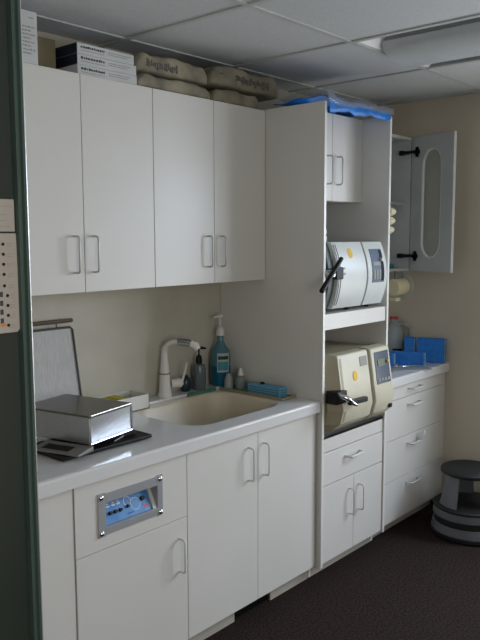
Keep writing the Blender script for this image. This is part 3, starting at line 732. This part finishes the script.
def bag(name, x0, x1, y0, y1, z0, z1, label, m=KRAFT, seed=0, sag=.012, group=None):
    """a filled sack: a pillow grid with puckered ends and soft folds"""
    rnd = random.Random(seed); nx, ny = 22, 12; bm = bmesh.new(); T = {}
    for s_ in (0, 1):
        for i in range(nx+1):
            for j in range(ny+1):
                u, v = i/nx, j/ny
                ex = (1-abs(2*u-1)**6); ey = (1-abs(2*v-1)**4)
                k = max(ex*ey, 0)**.5
                wob = .12*math.sin(9*u+seed)*math.sin(5*v+2*seed)+.08*math.sin(23*u+3*seed+4*v)
                zc = z0+(z1-z0)*.45
                z = z0+(zc-z0)*(1-k) if s_ == 0 else zc+(z1-zc)*k*(1-.5*abs(wob)) 
                bul = .012*math.sin(17*u+seed)*(1 if j in (0,) else 0)
                T[s_, i, j] = bm.verts.new((x0+(x1-x0)*u, y0+(y1-y0)*v+bul*k, z+rnd.uniform(-.0015, .0015)*(s_)))
    for s_ in (0, 1):
        for i in range(nx):
            for j in range(ny):
                bm.faces.new((T[s_, i, j], T[s_, i+1, j], T[s_, i+1, j+1], T[s_, i, j+1]))
    for i in range(nx):
        for j in (0, ny): bm.faces.new((T[0, i, j], T[0, i+1, j], T[1, i+1, j], T[1, i, j]))
    for j in range(ny):
        for i in (0, nx): bm.faces.new((T[0, i, j], T[0, i, j+1], T[1, i, j+1], T[1, i, j]))
    bmesh.ops.recalc_face_normals(bm, faces=bm.faces)
    me = bpy.data.meshes.new(name); bm.to_mesh(me); bm.free(); me.materials.append(m)
    for p in me.polygons: p.use_smooth = True
    o = bpy.data.objects.new(name, me); COL.objects.link(o); o.modifiers.new('s', 'SUBSURF').render_levels = 1
    return tag(o, label, 'bag', group)
def sack(x0, x1, y0, y1, z0, z1, label, seed, blotch=()):
    e = empty('plaster_bag', (0, 0, 0), 0, label, 'bag', 'plaster bags on the wall cabinets')
    # outline in section (y,z), rounded, swept along x with small changes
    rnd = random.Random(seed); n, m_ = 26, 20; bm = bmesh.new(); rings = []
    for i in range(n+1):
        u = i/n; x = x0+(x1-x0)*u
        endk = min(1, (min(u, 1-u)*n/2.2)**.6) if 0 < u < 1 else .35
        ring_ = []
        hz = (z1-z0)/2*endk*(1+.07*math.sin(11*u+seed)); hy = (y1-y0)/2*(.93+.07*endk); yc = (y0+y1)/2; zc = z0+hz
        for k in range(m_):
            a = 2*math.pi*k/m_; c, s_ = math.cos(a), math.sin(a); p = .30
            yy = yc+hy*math.copysign(abs(c)**p, c); zz = zc+hz*math.copysign(abs(s_)**p, s_)
            if s_ > -.5: zz += .004*math.sin(31*u+5*k+seed); yy += .003*math.sin(41*u+3*k)
            ring_.append(bm.verts.new((x, yy, max(zz, z0))))
        rings.append(ring_)
    for A, B in zip(rings, rings[1:]):
        for k in range(m_): bm.faces.new((A[k], A[(k+1) % m_], B[(k+1) % m_], B[k]))
    bm.faces.new(rings[0]); bm.faces.new(rings[-1])
    bmesh.ops.recalc_face_normals(bm, faces=bm.faces)
    me = bpy.data.meshes.new('sack'); bm.to_mesh(me); bm.free(); me.materials.append(KRAFT)
    for p in me.polygons: p.use_smooth = True
    o = bpy.data.objects.new('sack', me); COL.objects.link(o); o.parent = e; q = o.modifiers.new('s', 'SUBSURF'); q.levels = 1; q.render_levels = 1
    if blotch:
        b = MB()
        for bx0, bx1, bz0, bz1 in blotch:
            rr = random.Random(int(bx0*1000)); x = bx0
            while x < bx1:
                wd = rr.uniform(.004, .012); h0 = bz0+rr.uniform(0, .45)*(bz1-bz0)
                b.box(x, x+wd, y0-.0025, y0+.012, h0, bz1-rr.uniform(0, .4)*(bz1-bz0)); x += wd+rr.uniform(.002, .005)
        b.build('print', BAGINK, e)
    return e
sack(2.04, 2.493, .345, .60, ZUP, 2.383, 'lower tan plaster bag right beside the flat white boxes', 1)
sack(2.04, 2.478, .350, .60, 2.390, 2.472, 'upper tan plaster bag with dark print, lying on the lower bag', 2, ((2.10, 2.27, 2.405, 2.445),))
sack(2.495, 2.835, .345, .60, ZUP, 2.390, 'tan plaster bag at the corner above the sink, lower of two', 3)
sack(2.482, 3.0, .352, .60, 2.400, 2.500, 'crumpled tan plaster bag with dark print under the plastic film', 4, ((2.66, 2.90, 2.425, 2.465), (2.545, 2.565, 2.452, 2.462)))

def sheet(name, m, fn, nx, ny, thick, parent=None):
    bm = bmesh.new(); g = [[bm.verts.new(fn(i/nx, j/ny)) for j in range(ny+1)] for i in range(nx+1)]
    for i in range(nx):
        for j in range(ny): bm.faces.new((g[i][j], g[i+1][j], g[i+1][j+1], g[i][j+1]))
    me = bpy.data.meshes.new(name); bm.to_mesh(me); bm.free(); me.materials.append(m)
    for p in me.polygons: p.use_smooth = True
    o = bpy.data.objects.new(name, me); COL.objects.link(o)
    if thick: q = o.modifiers.new('t', 'SOLIDIFY'); q.thickness = thick; q.offset = 1
    if parent: o.parent = parent
    return o
# film from the bags over to the tall cabinet
o_ = sheet('plastic_film', FILM, lambda u, v: (2.72+.52*u, .30+.26*v, 2.50-.15*u**1.3+.012*math.sin(14*u+5*v)+.008*math.sin(29*u-9*v)), 30, 14, .001)
bpy.data.objects.remove(o_)
# blue wrap on top of the tall cabinet, its edge hanging over the front
e = empty('plastic_wrap', (0, 0, 0), 0, 'blue wrap with clear film draped over the top of the tall cabinet', 'wrap')
def fw(u, v):
    x = 2.868+.565*u
    ripple = .006*math.sin(16*u+.6)+.003*math.sin(37*u)
    drop = .052-.020*u+ripple
    s_ = v*(.33+drop)                     # starts at the hanging edge
    if s_ < drop: return (x, YT-.010+.003*math.sin(20*u), ZTT+.008-(drop-s_)+.012*math.sin(3.0*u+.2)*0)
    d = s_-drop
    return (x, YT-.006+d, ZTT+.014+.010*math.sin(min(d*30, 1.57))+.006*math.sin(13*u+14*d)+.004*math.sin(7*d*6))
sheet('blue_sheet', BLUEW, fw, 44, 20, .002, e)
def fc(u, v):
    x = 2.852+.60*u; ripple = .009*math.sin(11*u+2)+.004*math.sin(31*u)
    s_ = v*.36; drop = .018+.018*(1-u)+ripple*.5
    if s_ < drop: return (x, YT-.015, ZTT+.024-(drop-s_)+ripple)
    d = s_-drop; return (x, YT-.011+d, ZTT+.040+ripple+.008*math.sin(40*d+9*u))
sheet('clear_film', FILM, fc, 44, 16, .001, e)
e2 = sheet('blue_bag', BLUEW, lambda u, v: (2.853+.09*v, .08+.25*u, ZTT+.0035+.030*math.sin(math.pi*u)**.6*(.35+.65*math.sin(math.pi*(.15+.7*v)))), 16, 8, .002)
bpy.data.objects.remove(e2)

# ---------------------------------------------------------------- right counter
ZR = ZT+.0065
def slab(p0, p1, th, h, label, m=BLUEF, me_=BLUEE):
    """upright block whose long face runs from p0 to p1, thickness behind it"""
    dx, dy = p1[0]-p0[0], p1[1]-p0[1]; L_ = math.hypot(dx, dy)
    e = empty('foam_block', (p0[0], p0[1], ZR), math.atan2(dy, dx), label, 'block', 'blue blocks on the right counter')
    MB().box(0, L_, 0, th, 0, h).build('block', m, e, bev=.004)
    MB().box(L_+.0005, L_+.007, .002, th-.002, .002, h-.002).build('pale_edge', me_, e, bev=.001)
    return e
slab((4.135, .155), (4.185, -.006), .045, .150, 'largest blue block, standing nearest the right wall on the counter')
slab((4.104, .225), (4.124, .170), .045, .152, 'narrow upright blue block, left of the largest one')
slab((3.935, .215), (3.990, .030), .028, .085, 'long low blue block in front of the plastic jug')
slab((3.83, .275), (3.865, .165), .032, .082, 'short low blue block, nearest the tall cabinet')
e = empty('plastic_jug', (4.165, .335, ZR), 0, 'translucent plastic jug with a red cap on the right counter', 'jug')
MB().lathe([(0, 0), (.060, 0), (.066, .008), (.066, .14), (.060, .175), (.042, .212), (.024, .232), (.022, .252), (0, .252)], n=28).build('body', JUG, e, smooth=True)
MB().lathe([(0, .2525), (.026, .2525), (.026, .270), (0, .271)], n=22).build('cap', REDC, e, smooth=True)
MB().tube([(.012, -.024, .225), (.040, -.052, .222), (.064, -.080, .195), (.066, -.084, .140), (.050, -.052, .10)], .010, 10).build('jug_handle', JUG, e, smooth=True)
MB().box(-.03, .03, -.0725, -.062, .04, .07, M=Matrix.Rotation(R(-40),4,'Z')).build('dark_label', BLACK, e)
e = empty('instrument_tray', (3.80, .10, ZR), R(-32), 'flat grey tray with a chrome instrument on the right counter', 'tray')
MB().box(-.06, .20, -.06, .06, 0, .006).build('tray', mat('pale_tray', (170, 174, 176), .25), e, bev=.002)
o_ = MB().lathe([(0, 0), (.016, 0), (.018, .006), (.010, .018), (0, .022)], 0, 0, 20).build('metal_cup', CHROME, smooth=True); o_.location = (3.845, .135, ZR+.007); tag(o_, 'tiny chrome cup on the flat grey tray', 'cup')
o_ = MB().tube([(3.86, .10, ZR+.011), (3.91, .08, ZR+.012), (3.95, .03, ZR+.011)], .0035, 8).build('dental_probe', STEEL, smooth=True); tag(o_, 'thin steel instrument lying across the flat grey tray', 'instrument')

# ---------------------------------------------------------------- step stool
e = empty('step_stool', (3.922, -.312, 0), R(20), 'round black and grey two-step stool by the right wall', 'stool')
MB().lathe([(.195, .006), (.213, .010), (.213, .030), (.206, .036), (.198, .036), (.195, .034)], n=48).build('bumper_ring', BLACKR, e, smooth=True)
MB().lathe([(.185, .030), (.208, .032), (.200, .077), (.186, .079)], n=48).build('lower_band', STOOLS, e, smooth=True)
MB().lathe([(.170, .078), (.192, .078), (.190, .120), (.170, .120)], n=48).build('dark_band', BLACKR, e, smooth=True)
MB().lathe([(.180, .119), (.200, .119), (.196, .160), (.180, .162)], n=48).build('upper_band', STOOLS, e, smooth=True)
MB().lathe([(.0, .158), (.194, .158), (.200, .164), (.200, .173), (.193, .179), (.0, .180)], n=48).build('lower_tread', BLACKR, e, smooth=True)
for k in range(3):
    a = R(137+120*k); b = MB(); bm = b.bm; n = 6; A = []; B = []
    for z, r, wd in ((.178, .172, .40), (.355, .130, .38)):
        A.append([bm.verts.new((r*math.cos(a+wd*(2*i/n-1)), r*math.sin(a+wd*(2*i/n-1)), z)) for i in range(n+1)])
        B.append([bm.verts.new(((r-.012)*math.cos(a+wd*(2*i/n-1)), (r-.012)*math.sin(a+wd*(2*i/n-1)), z)) for i in range(n+1)])
    for i in range(n):
        bm.faces.new((A[0][i], A[0][i+1], A[1][i+1], A[1][i])); bm.faces.new((B[0][i], B[1][i], B[1][i+1], B[0][i+1]))
        bm.faces.new((A[1][i], A[1][i+1], B[1][i+1], B[1][i])); bm.faces.new((A[0][i], B[0][i], B[0][i+1], A[0][i+1]))
    for i in (0, n): bm.faces.new((A[0][i], A[1][i], B[1][i], B[0][i]))
    b.build('leg', STOOLS, e, smooth=True)
MB().lathe([(.0, .354), (.150, .354), (.162, .360), (.162, .375), (.152, .384), (.10, .387), (.0, .388)], n=48).build('top_tread', BLACKR, e, smooth=True)
for k in range(3):
    a = R(35+120*k); MB().lathe([(0, 0.001), (.012, .003), (.014, .014), (.010, .03), (0, .032)], .150*math.cos(a), .150*math.sin(a), 12).build('caster', BLACK, e, smooth=True)
MB().lathe([(0, .03), (.188, .03), (.188, .036), (0, .036)], n=32).build('base_plate', BLACK, e)

# ---------------------------------------------------------------- ceiling light
e = empty('ceiling_light', (0, 0, 0), 0, 'recessed fluorescent ceiling light with a curved prismatic lens', 'light fixture')
b = MB(); h = .10; q = .003
b.box(FX0+q, FX1-q, FY0+q, FY1-q, ZC+h, ZC+h+.003).box(FX0+q, FX0+.005, FY0+q, FY1-q, ZC, ZC+h).box(FX1-.005, FX1-q, FY0+q, FY1-q, ZC, ZC+h)
b.box(FX0+q, FX1-q, FY0+q, FY0+.006, ZC, ZC+h).box(FX0+q, FX1-q, FY1-.006, FY1-q, ZC, ZC+h).build('housing', mat('housing_grey', (150, 156, 156), .5), e)
# sloping white end plates
for y, s_ in ((FY1-.006, -1), (FY0+.006, 1)):
    MB().prism([(y, ZC-.001), (y, ZC+.07), (y+s_*.075, ZC+.07)], 'x', FX0+.006, FX1-.006).build('end_plate', mat('bright_white_enamel', (240, 244, 246), .4), e)
lx = (FX0+FX1)/2+.01; lw = .185
pr = [(lx-lw, ZC+.045)]+[(lx+lw*math.cos(R(a)), ZC+.02-.065*math.sin(R(a-180))*-1*-1) for a in ()]
pts = [(lx+lw*math.cos(R(180+180*k/16)), ZC+.025+.075*math.sin(R(180+180*k/16))) for k in range(17)]
MB().prism(pts, 'y', FY0+.05, FY1-.03).build('lens', LENS, e, smooth=True)
MB().box(lx-lw, lx+lw, FY0+.06, FY1-.04, ZC+.027, ZC+.09).build('lamp_tray', mat('housing_grey', (150, 156, 156), .5), e)
MB().lathe([(0, 0), (.012, 0), (.012, -.008), (0, -.010)], FX0+.06, -.78, 12, M=Matrix.Translation((0, 0, ZC+h))).build('screw', BLACK, e)

# ---------------------------------------------------------------- papers on the green partition
e = empty('notice', (0, 0, 0), 0, 'small printed notice taped at the top of the dark green partition', 'notice')
MB().box(.42, .5475, -1.1235, -1.1205, 1.711, 1.754).build('paper', PAPER, e)
print_rows('print', .50, .544, 1.744, 1, .008, -1.1236, e, GREYL, .0015, 21)
print_rows('print', .50, .540, 1.733, 3, .008, -1.1236, e, GREYL, .0012, 22)
e = empty('chart', (0, 0, 0), 0, 'laminated chart with rows of dark icons below the small notice', 'chart')
pts = [(.40, 1.5735), (.546, 1.5735), (.5515, 1.579), (.549, 1.7085), (.40, 1.7085)]
MB().prism(pts, 'y', -1.1235, -1.1205).build('paper', PAPER, e, bev=.0005)
for k in range(9):
    z = 1.694-.0135*k
    if k > 3: z -= .002
    MB().lathe([(0, 0), (.0022, 0), (.0022, .0006), (0, .0006)], n=12, M=Matrix.Translation((.5285 if k < 5 else .5325, -1.1237, z)) @ Matrix.Rotation(R(90), 4, 'X')).build('icon', BLACK, e)
    print_rows('print', .535, .545, z, 2, .0035, -1.1236, e, GREYL, .0010, 30+k)
b = MB()
for k in range(4): b.box(.521, .5255, -1.1241, -1.1236, 1.587+k*.012, 1.594+k*.012)
b.build('dark_block', INK, e)
MB().box(.521, .5275, -1.1243, -1.1242, 1.583, 1.5875).build('orange_block', mat('orange_ink', (214, 120, 50), .7), e)
